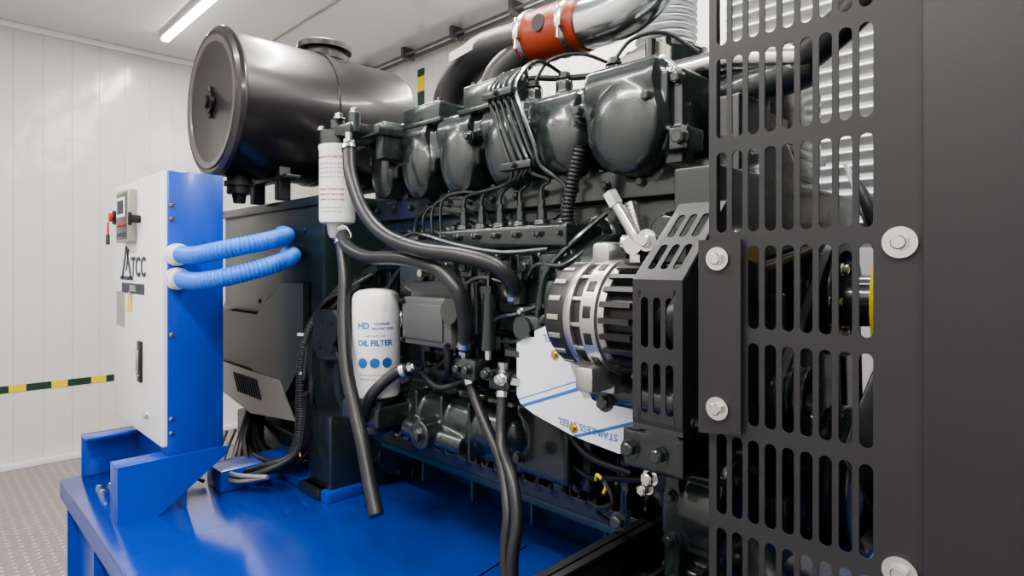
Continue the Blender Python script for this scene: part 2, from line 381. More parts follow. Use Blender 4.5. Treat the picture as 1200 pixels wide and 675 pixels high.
# ------------------------------------------------------------------ flywheel housing + block
E=grp('diesel_engine')
P=Part()
P.lathe((-1.80,1.3,.88),X,[(0,.41),(.02,.425),(.05,.425),(.055,.40),(.14,.39),(.16,.41),(.19,.41),(.2,.36),(.3,.30)],72)
P.box((-1.79,.88,.47),(-1.64,1.10,.75),.01).box((-1.79,1.5,.47),(-1.64,1.72,.75),.01)
P.box((-1.79,.85,.50),(-1.66,.95,.53),.004)
for k in range(16):
    a=2*math.pi*k/16
    P.box((-1.74,1.3+.385*math.cos(a)-.006,.88+.385*math.sin(a)-.02),(-1.6,1.3+.385*math.cos(a)+.006,.88+.385*math.sin(a)+.02),.003)
P.done('flywheel_housing','eng',E)
P=Part()
for k in range(24):
    a=2*math.pi*k/24; P.bolt((-1.615,1.3+.395*math.cos(a),.88+.395*math.sin(a)),X,.010,.009)
P.done('housing_bolts','eng',E)
P=Part()
P.box((-1.60,1.06,.68),(-.50,1.55,1.20)); P.box((-1.60,1.02,.66),(-.48,1.58,.695)); P.box((-1.58,1.0,1.33),(-.50,1.55,1.39))
P.box((-1.58,1.03,1.19),(-.50,1.55,1.34)); P.box((-1.58,1.0,1.185),(-.50,1.5,1.205))
for i in range(7):
    x=-1.55+i*.17; P.box((x-.012,1.02,.69),(x+.012,1.08,1.2)); P.cyl((x,1.045,.69),(x,1.045,1.2),.02,seg=12)
    P.box((x+.03,1.045,.72),(x+.14,1.07,.80)); P.box((x+.04,1.04,.98),(x+.13,1.07,1.15))
for i in range(6):
    x=-1.47+i*.175; P.cyl((x,1.0,1.26),(x,1.06,1.26),.035,seg=20); P.cyl((x+.07,1.0,1.29),(x+.07,1.06,1.29),.014,seg=16)
P.box((-1.52,1.03,.90),(-.52,1.07,.925)); P.box((-1.52,1.035,1.155),(-.52,1.07,1.17))
for i in range(22): P.box((-1.56+i*.048,1.015,.69),(-1.554+i*.048,1.06,.74))
P.done('engine_block','eng',E,voxel=.005,smooth=2)
P=Part()
for i in range(26):
    x=-1.57+i*.042; P.bolt((x,1.035,.66),-Z,.008,.007); P.bolt((x,1.022,.70),Z,.007,.007)
    if i%2==0: P.bolt((x,1.0,1.36),-Y,.009,.009)
for i in range(13): P.bolt((-1.56+i*.084,1.019,.912+.012*(i%2)),-Y,.008,.008); P.bolt((-1.54+i*.084,1.0,1.215),-Y,.007,.007)
P.done('block_bolts','cast',E)
P=Part()
P.box((-1.42,.94,.745),(-.78,1.07,.90),.01).box((-1.44,.99,.725),(-.76,1.06,.92),.008)
P.cyl((-1.38,.95,.825),(-.95,.95,.825),.058,seg=28).ell((-1.38,.95,.825),.058).ell((-.95,.95,.825),.058)
for i in range(5): P.box((-1.33+i*.1,.885,.76),(-1.32+i*.1,.96,.89))
P.box((-1.43,.80,.80),(-1.26,.98,.85)); P.cyl((-1.345,.85,.80),(-1.345,.85,.862),.058)
P.cyl((-1.345,.85,.77),(-1.345,.85,.81),.04)
P.cyl((-1.24,.87,.80),(-1.05,.90,.785),.024,seg=20); P.cyl((-1.15,.84,.80),(-1.15,.95,.80),.035,seg=20)
P.done('oil_cooler_housing','cast',E,voxel=.0045,smooth=2)
P=Part()
for i in range(12): P.bolt((-1.40+i*.055,.988,.733),-Y,.0075,.007); P.bolt((-1.40+i*.055,.988,.912),-Y,.0075,.007)
P.bolt((-.87,.89,.80),-Y,.011,.01).bolt((-1.24,.93,.88),-Y,.01,.01).bolt((-1.15,.84,.80),-Y,.016,.012)
for x,y in ((-1.415,.815),(-1.275,.815),(-1.27,.90),(-1.42,.90)): P.bolt((x,y,.852),Z,.008,.008)
P.done('cooler_bolts','cast',E)
P=Part()
P.prism([(-1.58,1.04,.66),(-.50,1.04,.66),(-.50,1.12,.56),(-.8,1.16,.51),(-1.2,1.18,.51),(-1.58,1.30,.52)],(0,.45,0))
P.box((-1.6,1.025,.64),(-.49,1.58,.66),.003)
for i in range(5): P.box((-1.45+i*.22,1.07,.56),(-1.44+i*.22,1.2,.65),.003)
P.done('oil_pan','pan',E)
P=Part()
P.box((-.52,.90,.66),(-.44,1.65,1.36)); P.cyl((-.52,.95,.80),(-.42,.95,.80),.09,seg=28); P.cyl((-.52,1.15,1.35),(-.44,1.15,1.35),.09)
P.box((-.53,.92,.64),(-.44,1.02,.68)); 
for z in (.70,.74,.78,.82,.86): P.box((-.53,.875,z),(-.43,.93,z+.012))
P.box((-.515,.86,.66),(-.485,1.05,.90)); P.box((-.56,.86,1.04),(-.50,1.06,1.10))
P.cyl((-.54,.97,1.18),(-.42,.97,1.18),.075,seg=28)
P.done('gear_housing','cast',E,voxel=.0045,smooth=2)
P=Part()
for z in (.68,.72,.79,.86,.93,1.05,1.13,1.22,1.3): P.bolt((-.44,.925,z),X,.009,.008)
for z in (.69,.76,.83,.88): P.bolt((-.50,.858,z),-Y,.009,.009)
for k in range(6):
    a=k*math.pi/3; P.bolt((-.42,.95+.07*math.cos(a),.80+.07*math.sin(a)),X,.008,.008)
P.done('gear_housing_bolts','cast',E)
P=Part()
for i in range(6):
    x=-1.535+i*.182; zt=1.66 if i<2 else 1.60
    P.box((x,1.12,1.38),(x+.165,1.45,zt),.02,seg=3); P.box((x-.003,1.11,1.42),(x+.168,1.46,1.44),.004)
    P.box((x+.02,1.105,zt-.07),(x+.145,1.13,zt-.02),.006)
P.done('valve_covers','eng',E)
P=Part()
for i in range(6):
    x=-1.535+i*.182; zt=1.66 if i<2 else 1.60
    P.bolt((x+.04,1.22,zt),Z,.011,.012).bolt((x+.125,1.22,zt),Z,.011,.012).cyl((x+.08,1.3,zt),(x+.08,1.3,zt+.03),.02,seg=16)
P.done('cover_bolts','cast',E)
# intake manifold: plenum with rounded runner lobes
P=Part()
P.box((-1.53,.965,1.475),(-.56,1.10,1.562)); P.box((-1.50,1.03,1.40),(-.56,1.10,1.50))
P.cyl((-1.53,1.03,1.52),(-.60,1.03,1.52),.052,seg=28)
for i,(x,hw,zt,zb_) in enumerate(((-.650,.080,1.570,.098),(-.822,.062,1.548,.080),(-.985,.060,1.556,.090),(-1.148,.064,1.566,.098),(-1.315,.060,1.572,.092),(-1.475,.052,1.552,.080))):
    yf=.930 if i==0 else .945
    pts=[(x-hw,yf,zt),(x+hw,yf,zt),(x+hw,yf,1.50)]
    for k in range(1,10):
        a=-math.pi*k/10; pts.append((x+.022*(1 if i else .3)*-math.sin(a)+hw*math.cos(a),yf,1.465+zb_*math.sin(a)))
    pts.append((x-hw,yf,1.50)); P.prism(pts,(0,.14,0))
    P.cyl((x-hw*.95,yf+.040,zt-.036),(x+hw*.95,yf+.040,zt-.036),.050,seg=28)
    P.ell((x+.010,yf+.012,1.462),(hw*1.02,.034,zb_*.98),28)
    P.box((x-.035,1.0,1.355),(x+.055,1.07,1.42)); P.box((x-.06,1.005,1.36),(x+.08,1.08,1.382))
    P.box((x+hw-.004,yf+.012,1.44),(x+hw+.016,1.05,1.545))
for x in (-1.0,-.93,-.84,-.71): P.cyl((x,1.0,1.54),(x,1.0,1.60),.019,seg=20)
for x in (-.90,-.74,-.585,-1.07): P.cyl((x,.925,1.50),(x,1.0,1.50),.015,seg=16)
P.box((-.575,.96,1.38),(-.535,1.08,1.55)); P.box((-.555,.94,1.40),(-.515,1.0,1.44))
P.done('intake_manifold','cast',E,voxel=.004,smooth=7)
P=Part()
for x in (-.65,-.822,-.985,-1.148,-1.315,-1.475):
    P.bolt((x-.05,1.015,1.385),Z,.009,.01).bolt((x+.07,1.015,1.385),Z,.009,.01)
for x in (-.90,-.74,-.585,-1.07): P.bolt((x,.925,1.50),-Y,.009,.010)
for x in (-1.0,-.93,-.84,-.71): P.bolt((x,1.0,1.602),Z,.013,.012)
P.bolt((-.53,.94,1.42),-Y,.013,.012).bolt((-.545,.96,1.53),-Y,.010,.012)
P.done('manifold_bolts','eng',E)
P=Part()
P.box((-1.365,.945,1.565),(-1.21,1.08,1.62),.008,seg=3).box((-1.115,.945,1.565),(-.97,1.08,1.63),.008,seg=3)
P.box((-1.38,.94,1.562),(-1.195,1.085,1.574),.003).box((-1.13,.94,1.562),(-.955,1.085,1.574),.003)
P.done('manifold_top_covers','eng',E)
P=Part()
for xa_,xb_,zt in ((-1.365,-1.21,1.62),(-1.115,-.97,1.63)):
    for x in (xa_+.02,xb_-.02): P.bolt((x,.965,zt),Z,.008,.008).bolt((x,1.06,zt),Z,.008,.008)
P.done('top_cover_bolts','eng',E)
P=Part()
P.cyl((-.66,1.12,1.53),(-.50,1.12,1.53),.035,seg=24).cyl((-.60,1.12,1.40),(-.60,1.12,1.55),.05).ell((-.60,1.12,1.55),.05)
P.cyl((-.52,1.12,1.53),(-.38,1.15,1.56),.038).box((-.67,1.05,1.50),(-.655,1.19,1.57))
P.box((-.52,1.02,1.36),(-.46,1.25,1.50))
P.done('thermostat_housing','cast',E,voxel=.005,smooth=3)
P=Part(); P.tube([(-.70,1.06,1.60),(-.62,1.08,1.585),(-.52,1.10,1.59),(-.40,1.12,1.57)],.022); P.done('bypass_pipe','steel',E)
P=Part(); P.tube([(-1.80,1.0,1.56),(-1.60,.99,1.575),(-1.46,1.02,1.60),(-1.38,1.08,1.62)],.012); P.done('fuel_return_pipe','steel',E)
P=Part(); P.cyl((-1.0,1.55,1.55),(-.75,1.55,1.55),.10,seg=32).box((-1.5,1.5,1.42),(-.55,1.6,1.56),.02).lathe((-.86,1.42,1.62),X,[(0,.05),(.0,.10),(.03,.12),(.08,.11),(.1,.05)],40).cyl((-.78,1.35,1.55),(-.78,1.35,1.68),.055)
P.box((-.90,1.22,1.62),(-.62,1.5,1.66),.01)
P.done('turbocharger','cast',E)
P=Part()
for k in range(4):
    a=k*math.pi/2+.6; P.bolt((-.77+.085*math.cos(a),1.3+.085*math.sin(a),1.70),Z,.012,.02)
P.cyl((-.77,1.3,1.66),(-.77,1.3,1.70),.10,seg=32).cyl((-.70,1.12,1.60),(-.70,1.12,1.68),.012)
P.done('exhaust_flange','eng',E)
P=Part(); P.prism([(-.82,1.13,1.60),(-.66,1.13,1.60),(-.66,1.13,1.66),(-.70,1.13,1.69),(-.80,1.13,1.66)],(0,.006,0)); P.bolt((-.69,1.13,1.64),-Y,.010,.010).bolt((-.79,1.13,1.62),-Y,.010,.010)
P.done('turbo_bracket','galv',E)
g=grp('exhaust_bellows')
pr=[(0,.07),(.01,.075)]
for i in range(16): pr+= [(.015+i*.018,.058),(.018+i*.018,.068),(.024+i*.018,.074),(.030+i*.018,.068)]
pr+=[(.31,.06),(.9,.06)]
Part().lathe((-.77,1.3,1.70),Z,pr,40).done('bellows','wrap',g)
P=Part()
for z in (1.71,2.02): P.lathe((-.77,1.3,z),Z,[(-.008,.07),(-.008,.08),(.008,.08),(.008,.07)],40)
P.done('clamps','steel',g)
# ------------------------------------------------------------------ intake pipes
g=grp('charge_air_pipe')
Part().tube([(-1.42,1.15,1.50),(-1.425,1.15,1.62),(-1.40,1.145,1.71),(-1.33,1.14,1.765),(-1.22,1.12,1.785),(-1.02,1.1,1.763)],.050,seg=28,n=8).tube([(-1.13,1.06,1.52),(-1.135,1.07,1.63),(-1.12,1.08,1.69),(-1.06,1.1,1.735)],.042,seg=24,n=8).done('black_elbow','blk',g)
Part().tube([(-.90,1.1,1.757),(-.80,1.1,1.75),(-.72,1.1,1.765),(-.64,1.105,1.83),(-.55,1.12,1.93),(-.45,1.15,2.0),(-.30,1.2,2.03),(-.05,1.25,2.03)],.0565,seg=32,n=8).done('aluminium_pipe','alu',g)
P=Part(); co_=V((-1.04,1.1,1.765)); dx_=V((1,0,-.057))
P.lathe(co_,dx_,[(0,.054),(0,.061),(.02,.061),(.024,.065),(.05,.061),(.07,.065),(.09,.061),(.11,.065),(.14,.061),(.16,.063),(.185,.062),(.185,.054)],40); P.done('silicone_coupling','red',g)
P=Part()
for t in (.022,.155):
    P.lathe(co_+dx_*t,dx_,[(-.007,.060),(-.007,.0675),(.007,.0675),(.007,.060)],40)
    c=co_+dx_*t+V((0,-.066,0)); P.box(c+V((-.009,-.008,-.02)),c+V((.009,.008,.02)),.002).cyl(c+V((0,-.004,-.045)),c+V((0,-.004,.03)),.004,seg=8)
P.done('hose_clamps','steel',g)
P=Part(); P.cyl((-.95,1.037,1.765),(-.95,1.034,1.765),.020); P.done('coupling_badge','dark',g)
P=Part(); P.box((-1.32,1.070,1.775),(-1.20,1.073,1.800),rot=Matrix.Rotation(-.12,3,'Y')); P.done('pipe_label','label',g)
# ------------------------------------------------------------------ air cleaner
g=grp('air_cleaner')
o=V((-2.02,.674,1.713))
P=Part()
P.lathe(o,Y,[(0,.205),(-.004,.222),(.004,.236),(.014,.240),(.022,.236),(.026,.230),(.32,.230),(.322,.236),(.345,.236),(.347,.230),(.62,.230),(.64,.222),(.648,.20),(.648,.08),(.70,.08)],72)
P.done('canister','blkgl',g)
P=Part(); P.lathe(o,Y,[(.002,.21),(-.006,.208),(-.004,.19),(.012,.18),(.014,.12),(.004,.115),(.004,.075),(.012,.07),(.012,.001)],64,caps=False)
P.done('end_cover',mat('cover_paint',(.085,.078,.078),.34,.0,.02,40,.2,.08),g)
P=Part()
P.cyl(o+V((0,.012,0)),o+V((0,-.012,0)),.036).cyl(o+V((0,-.012,0)),o+V((0,-.022,0)),.020)
P.box(o+V((-.040,-.010,-.009)),o+V((.040,.0,.009)),.004).box(o+V((-.009,-.010,-.05)),o+V((.009,0,.05)),.004)
P.lathe((-2.02,1.06,1.93),Z,[(0,.085),(.02,.085),(.022,.075),(.035,.075),(.037,.095),(.055,.095),(.06,.09)],40)
P.cyl((-2.02,.76,1.50),(-2.02,.76,1.43),.038).cyl((-2.02,.76,1.44),(-2.02,.76,1.40),.025,.018).cyl((-2.02,.76,1.47),(-2.02,.76,1.455),.046)
P.done('knob_stub_and_drain','dark',g)
P=Part()
for yy in (.86,1.24):
    P.box((-2.14,yy-.02,1.41),(-2.10,yy+.02,1.52),.004).box((-1.94,yy-.02,1.41),(-1.90,yy+.02,1.52),.004).box((-2.2,yy-.025,1.475),(-1.84,yy+.025,1.487),.003)
P.box((-1.88,1.0,1.32),(-1.84,1.04,1.50),.003)
P.done('support_legs','blk',g)
P=Part(); P.tube([(-2.02,1.30,1.713),(-2.02,1.42,1.70),(-1.92,1.52,1.66),(-1.6,1.56,1.60),(-1.2,1.56,1.57),(-.95,1.55,1.56)],.072,seg=24); P.done('clean_air_duct','rub',g)
# ------------------------------------------------------------------ fuel filter
g=grp('fuel_filter')
c=V((-1.527,.84,0)); R0=.049
Part().lathe(c+V((0,0,1.312)),Z,[(0,.035),(.004,.046),(.012,R0),(.20,R0),(.205,.051),(.215,.051),(.22,.045)],40).done('canister','filt',g)
Part().lathe(c+V((0,0,1.268)),Z,[(0,.008),(.006,.02),(.02,.026),(.045,.030)],28).done('bowl','cup',g)
P=Part(); P.cyl(c+V((0,0,1.53)),c+V((0,0,1.565)),.05).box(c+V((-.045,-.03,1.545)),c+V((.12,.05,1.575)),.006).box((-1.53,.86,1.54),(-1.35,.99,1.57),.006).cyl(c+V((0,0,1.56)),c+V((0,0,1.60)),.02).cyl((-1.42,.83,1.55),(-1.42,.83,1.60),.016,seg=16).box((-1.40,.88,1.48),(-1.36,1.0,1.58),.006)
P.done('filter_head','cast',g)
P=Part(); P.bolt((-1.50,.83,1.60),Z,.012,.012).bolt((-1.42,.83,1.60),Z,.011,.012).bolt((-1.56,.81,1.575),Z,.009).cyl((-1.395,.80,1.54),(-1.395,.80,1.50),.010,seg=16)
P.done('unions','steel',g)
fr=V((1,-1,0)).normalized()
def wraptext(b,s,cc,z,R,m,pp,nm,rot=0,bold=0):
    n=Matrix.Rotation(rot,3,'Z')@fr; u_=Z.cross(n)
    text(b,s,(cc.x,cc.y,z),u_,Z,m,pp,nm,wrap=R+.0006,bold=bold)
wraptext('CHANGE OF FUEL FILTER',.0085,c,1.492,R0,'txtr',g,'print_title',rot=-.1,bold=.03)
for k in range(4): wraptext('1. install with care  2. fill clean',.007,c,1.474-k*.012,R0,'txt' ,g,'print_line',rot=-.1)
for k in range(3): wraptext('tighten by hand only',.009,c,1.405-k*.014,R0,'txtr',g,'print_note',rot=-.1,bold=.02)
for k in range(2): wraptext('drain water every day',.007,c,1.355-k*.011,R0,'txt',g,'print_drain',rot=-.1)
# ------------------------------------------------------------------ oil filter
g=grp('oil_filter'); c=V((-1.345,.85,0)); R1=.0615
Part().lathe(c+V((0,0,.862)),Z,[(0,.052),(.002,.058),(.012,R1),(.235,R1),(.252,.0605),(.264,.056),(.272,.044),(.276,.02),(.276,.001)],48).done('canister','filt',g)
rt=.16
wraptext('HD',.022,c+V((0,0,0)),1.047,R1,'txtb',g,'print_brand',rot=rt-.48,bold=.03)
wraptext('CYLINDER',.009,c,1.052,R1,'txtb',g,'print_brand_small',rot=rt+.28,bold=.03)
wraptext('PROTECTION',.009,c,1.040,R1,'txtb',g,'print_brand_line',rot=rt+.34,bold=.03)
wraptext('HEAVY DUTY LUBE',.006,c,1.022,R1,'txt',g,'print_small',rot=rt)
wraptext('OIL FILTER',.019,c,1.004,R1,'txtb',g,'print_name',rot=rt,bold=.04)
P=Part()
for a in (-.5+rt,rt,.5+rt):
    n=Matrix.Rotation(a,3,'Z')@fr; p=V((c.x,c.y,.955))+n*R1; P.cyl(p-n*.002,p+n*.0008,.0125,seg=24)
P.done('print_icons','txtb',g)
for k in range(2): wraptext('genuine spare parts  replace 250 h',.0055,c,.925-k*.01,R1,'txt',g,'print_foot',rot=rt)
P=Part(); P.lathe(c+V((0,0,.856)),Z,[(0,.05),(0,.064),(.010,.064),(.012,.05)],40); P.done('gasket_ring','dark',g)
# ------------------------------------------------------------------ hoses
def hose(name,pts,r,ends=(1,1),m='rub',corr=0):
    g=grp(name); Part().tube(pts,r,seg=16,n=8,corr=corr).done('hose',m,g)
    P=Part()
    for k,(a,b) in enumerate(((pts[0],pts[1]),(pts[-1],pts[-2]))):
        if ends[k]:
            a,b=V(a),V(b); d=(b-a).normalized()
            P.lathe(a+d*.012,d,[(-.006,r),(-.006,r+.003),(.006,r+.003),(.006,r)],24); P.cyl(a-d*.02,a+d*.004,r*.62,seg=16); P.cyl(a-d*.012,a-d*.003,r*.95,seg=6)
    P.done('end_fittings','steel',g)
mm=lambda s,ys:[(float(a)/1000,y,float(b)/1000) for (a,b),y in zip([t.split(',') for t in s.split()],ys)]
hose('rubber_hose',mm('-1395,1508 -1351,1424 -1295,1335 -1202,1270 -1068,1233 -949,1218 -878,1197 -860,1162 -873,1130',[.80,.78,.78,.78,.78,.80,.83,.86,.88]),.0165)
hose('rubber_hose.001',mm('-1460,1287 -1407,1249 -1308,1219 -1162,1214 -1034,1194 -963,1151 -959,1089 -982,1021',[.82,.80,.80,.80,.80,.80,.82,.84]),.0165)
hose('rubber_hose.002',mm('-1470,1269 -1416,1178 -1385,1070 -1337,948 -1280,854 -1229,785 -1183,711 -1139,652',[.82,.80,.78,.76,.75,.74,.73,.72]),.0165,(1,0))
hose('rubber_hose.003',mm('-980,961 -963,918 -909,858 -859,802 -811,731 -798,662 -770,560 -770,510',[.85,.85,.84,.83,.80,.78,.76,.76]),.0115,(1,0))
hose('rubber_hose.004',mm('-885,946 -879,905 -859,844 -800,799 -767,735 -760,666 -745,570 -740,510',[.86,.85,.83,.80,.78,.76,.75,.75]),.0115,(1,0))
hose('rubber_hose.005',mm('-1220,945 -1256,927 -1290,877 -1321,815 -1400,760',[.86,.84,.80,.80,.92]),.014)
hose('rubber_hose.006',mm('-735,1430 -757,1340 -760,1270 -735,1200',[.925,.92,.92,.96]),.012,(0,0),'rub',.008)
g=grp('pipe_fitting')
P=Part(); P.box((-1.0,.83,.955),(-.94,.88,1.0),.006).cyl((-1.0,.855,.975),(-.86,.865,.965),.010,seg=12).box((-.91,.84,.945),(-.86,.88,.985),.005).cyl((-.98,.85,.95),(-1.02,.93,.93),.014,seg=12)
for x in (-.99,-.96,-.90): P.bolt((x,.83,.978),-Y,.010,.012)
P.done('manifold_block','cast',g)
P=Part()
P.bolt((-.87,.84,.97),-Y,.010,.012)
P.cyl((-.885,.86,.985),(-.885,.86,1.0),.012).cyl((-.84,.87,.965),(-.86,.865,.965),.014,seg=6)
P.done('unions','steel',g)
# ------------------------------------------------------------------ fuel injection pump
g=grp('fuel_injection_pump')
P=Part()
P.box((-1.14,.90,1.13),(-.74,1.02,1.27)); P.box((-1.14,.885,1.235),(-.74,1.02,1.28)); P.box((-1.12,.90,1.06),(-.76,1.0,1.14))
P.cyl((-1.14,.95,1.09),(-.74,.95,1.09),.055,seg=28)
P.cyl((-.76,.96,1.16),(-.70,.96,1.16),.085,seg=32); P.cyl((-.70,.96,1.16),(-.66,.96,1.16),.10,seg=32)
P.box((-1.30,.89,1.08),(-1.14,1.03,1.26)); P.cyl((-1.22,.89,1.18),(-1.22,.87,1.18),.05)
P.box((-1.33,.91,1.19),(-1.25,1.03,1.28))
for i in range(6):
    x=-1.09+i*.062; P.cyl((x,.93,1.26),(x,.93,1.295),.018,seg=20); P.box((x-.02,.88,1.17),(x+.02,.91,1.22))
P.done('pump_body','cast',g,voxel=.004,smooth=2)
P=Part()
for i in range(6):
    x=-1.09+i*.062
    P.cyl((x,.93,1.285),(x,.93,1.315),.011,seg=6).cyl((x,.93,1.315),(x,.93,1.325),.008,seg=12)
    P.bolt((x-.026,.884,1.262),-Y,.006,.008).bolt((x+.026,.884,1.262),-Y,.006,.008); P.bolt((x,.879,1.195),-Y,.012,.010)
for i in range(9): P.bolt((-1.30+i*.02,.889,1.10+(i%2)*.14),-Y,.006,.007)
for k in range(6):
    a=k*math.pi/3+.3; P.bolt((-.66,.96+.085*math.cos(a),1.16+.085*math.sin(a)),X,.009,.009)
P.bolt((-.78,.90,1.09),-Y,.014,.014).bolt((-.95,.893,1.09),-Y,.016,.014).bolt((-1.06,.893,1.09),-Y,.012,.014)
P.done('pump_fasteners','eng',g)
P=Part()
P.cyl((-1.0,.88,1.10),(-1.0,.82,1.10),.022).cyl((-1.0,.82,1.10),(-1.0,.81,1.10),.028).cyl((-.98,.87,1.05),(-.98,.87,1.16),.012)
P.cyl((-.93,.86,1.02),(-.93,.86,1.14),.016).cyl((-.93,.86,1.14),(-.93,.86,1.155),.02,seg=6)
P.cyl((-.88,.87,1.02),(-.84,.87,1.02),.012,seg=6)
P.box((-.86,.86,1.05),(-.79,.90,1.10),.008).cyl((-.825,.85,1.075),(-.825,.88,1.075),.022,seg=20).box((-.79,.87,1.12),(-.74,.90,1.17),.006)
P.cyl((-.86,.88,1.12),(-.86,.88,1.17),.014,seg=16).cyl((-.86,.88,1.17),(-.86,.88,1.18),.017,seg=6).box((-.92,.88,1.10),(-.80,.92,1.115),.003)
P.done('feed_pump','eng',g)
P=Part(); P.cyl((-.93,.86,1.0),(-.93,.86,1.02),.008).cyl((-1.16,.87,1.18),(-1.16,.85,1.18),.009).bolt((-.86,.875,1.145),-Y,.009)
P.bolt((-.84,.868,1.105),-Y,.006).cyl((-.80,.88,1.09),(-.76,.87,1.09),.006,seg=12)
P.done('bright_unions','steel',g)
P=Part()
for (pts,r) in (([(-1.29,.88,1.26),(-1.20,.87,1.275),(-1.05,.87,1.245),(-.90,.87,1.225),(-.78,.88,1.23)],.005),([(-1.10,.87,1.06),(-1.04,.86,1.12),(-.98,.87,1.17),(-.88,.87,1.16)],.005),([(-.93,.86,1.15),(-.93,.87,1.20),(-.88,.88,1.225)],.005),([(-.80,.87,1.10),(-.78,.87,1.18),(-.74,.90,1.24),(-.70,.96,1.30)],.006),([(-1.14,.88,1.05),(-1.08,.87,1.0),(-1.02,.88,1.0)],.006),([(-.95,.87,1.06),(-.90,.86,1.09),(-.85,.86,1.10),(-.80,.88,1.12)],.004),([(-.90,.87,1.04),(-.84,.86,1.05),(-.78,.87,1.10),(-.72,.90,1.14)],.004),([(-.84,.88,1.17),(-.80,.87,1.20),(-.74,.88,1.20),(-.70,.92,1.24)],.0045)):
    P.tube(pts,r,seg=8)
P.done('fuel_lines','eng',g)
# high-pressure pipes
g=grp('injection_pipe_set')
P=Part()
for i in range(6):
    x=-1.09+i*.062; k=i*.010; tx=-.905+i*.0165
    if i<5:
        P.tube([(x,.93,1.32),(x,.93,1.345+.004*i),(x+.02,.93,1.362+.003*i),(tx-.03+k*.3,.912,1.372+.005*i),(tx,.905,1.395+.004*i),(tx-.01,.898,1.44),(tx-.045,.896,1.52),(tx-.075,.908,1.585),(tx-.10,.98,1.645),(tx-.17,1.06,1.645)],.0045,seg=8,n=6)
    else: P.tube([(x,.93,1.32),(x,.93,1.36),(tx+.0,.905,1.40),(tx-.01,.898,1.44),(tx-.045,.896,1.52),(tx-.075,.908,1.585),(tx-.08,.98,1.65),(tx-.10,1.1,1.65)],.0045,seg=8,n=6)
for i in range(4):
    x=-1.27+i*.035
    P.tube([(x,.92,1.27),(x,.92,1.31+.012*i),(x+.03,.93,1.335+.012*i),(x+.10,.96,1.33+.012*i),(x+.14,1.0,1.30)],.004,seg=8)
P.done('pipes','eng',g)
P=Part()
for (x,y,z) in ((-.875,.893,1.405),(-.93,.893,1.565)):
    P.box((x-.045,y-.012,z-.008),(x+.045,y+.012,z+.008),.002); P.bolt((x,y-.012,z),-Y,.006)
for i in range(6): P.cyl((-1.09+i*.062,.93,1.318),(-1.09+i*.062,.93,1.334),.008,seg=6)
P.done('clamp_brackets','cast',g)
g=grp('actuator_box')
P=Part(); P.box((-1.19,.82,1.015),(-1.005,.90,1.125),.008).box((-1.17,.815,1.03),(-1.03,.822,1.11),.003).box((-1.21,.86,1.10),(-1.0,.93,1.16),.006); P.done('box','grey',g)
P=Part(); P.tube([(-1.05,.85,1.02),(-1.05,.85,.98),(-1.08,.87,.95),(-1.16,.9,.94)],.010); P.cyl((-1.12,.85,1.015),(-1.12,.85,1.0),.012); P.bolt((-1.18,.82,1.115),-Y,.005).bolt((-1.015,.82,1.115),-Y,.005).bolt((-1.18,.82,1.025),-Y,.005).bolt((-1.015,.82,1.025),-Y,.005)
P.done('cable_and_screws','dark',g)
g=grp('lifting_bracket')
P=Part(); P.prism([(-1.72,.88,1.065),(-1.63,.88,1.065),(-1.60,.88,1.04),(-1.60,.88,.99),(-1.63,.88,.96),(-1.61,.88,.92),(-1.72,.88,.91),(-1.75,.88,.95),(-1.75,.88,1.04)],(0,.012,0)).box((-1.72,.885,.92),(-1.60,1.1,.94),.004); P.done('plate','eng',g)
P=Part()
for x,z in ((-1.70,1.03),(-1.64,1.03),(-1.71,.95),(-1.64,.94)): P.cyl((x,.8785,z),(x,.881,z),.010)
P.done('holes','dark',g)
# ------------------------------------------------------------------ stainless shield
g=grp('heat_shield')
P=Part()
P.prism([(-.848,.86,1.046),(-.83,.86,1.06),(-.768,.86,1.085),(-.69,.86,1.10),(-.62,.86,1.09),(-.57,.86,1.06),(-.555,.86,.90),(-.60,.86,.875),(-.70,.86,.885),(-.80,.86,.908),(-.835,.86,.922),(-.848,.86,.94)],(0,.0025,0))
pts=[(-.848,.94),(-.848,1.046),(-.83,1.06),(-.768,1.085),(-.69,1.10),(-.62,1.09)]
for a,b in zip(pts,pts[1:]): P.prism([(a[0],.86,a[1]),(b[0],.86,b[1]),(b[0],.93,b[1]),(a[0],.93,a[1])],(.0015,0,-.0015))
P.done('sheet','film',g)
P=Part(); P.bolt((-.745,.86,1.03),-Y,.007,.005).bolt((-.70,.86,.90),-Y,.007,.005); P.done('screws','brass',g)
text('STAINLESS STEEL',.020,(-.70,.8585,1.066),V((-1,0,-.08)),V((.08,0,-1)),'txtb',g,'film_print')
text('STAINLESS STEEL',.018,(-.67,.8585,.905),V((-1,0,.05)),V((-.05,0,-1)),'txtb',g,'film_print_low')
# ------------------------------------------------------------------ charging alternator
g=grp('charging_alternator'); ax_=.020; c=V((ax_,.78,1.12))
def AL(x,y=.78,z=1.12): return V((x+ax_,y,z))
P=Part(); P.lathe(AL(-.660),X,[(0,.03),(0,.062),(.006,.074),(.02,.083),(.058,.083),(.062,.06)],40)
P.lathe(AL(-.545),X,[(0,.05),(0,.070),(.052,.070),(.056,.05)],40)
for k in range(22):
    a=2*math.pi*k/22; R_=Matrix.Rotation(a,3,'X'); d=R_@Y; p=c+d*.077; P.box(p+V((-.542,-.008,-.004)),p+V((-.490,.006,.004)),rot=R_)
P.lathe(AL(-.590),X,[(0,.05),(0,.0825),(.020,.0825),(.020,.05)],40)
P.cyl(AL(-.50),AL(-.44),.018); P.lathe(AL(-.46),X,[(0,.03),(0,.038),(.006,.038),(.012,.031),(.018,.038),(.024,.031),(.03,.038),(.034,.038),(.034,.02)],32)
P.done('rear_cover_fan_pulley','blk',g)
P=Part()
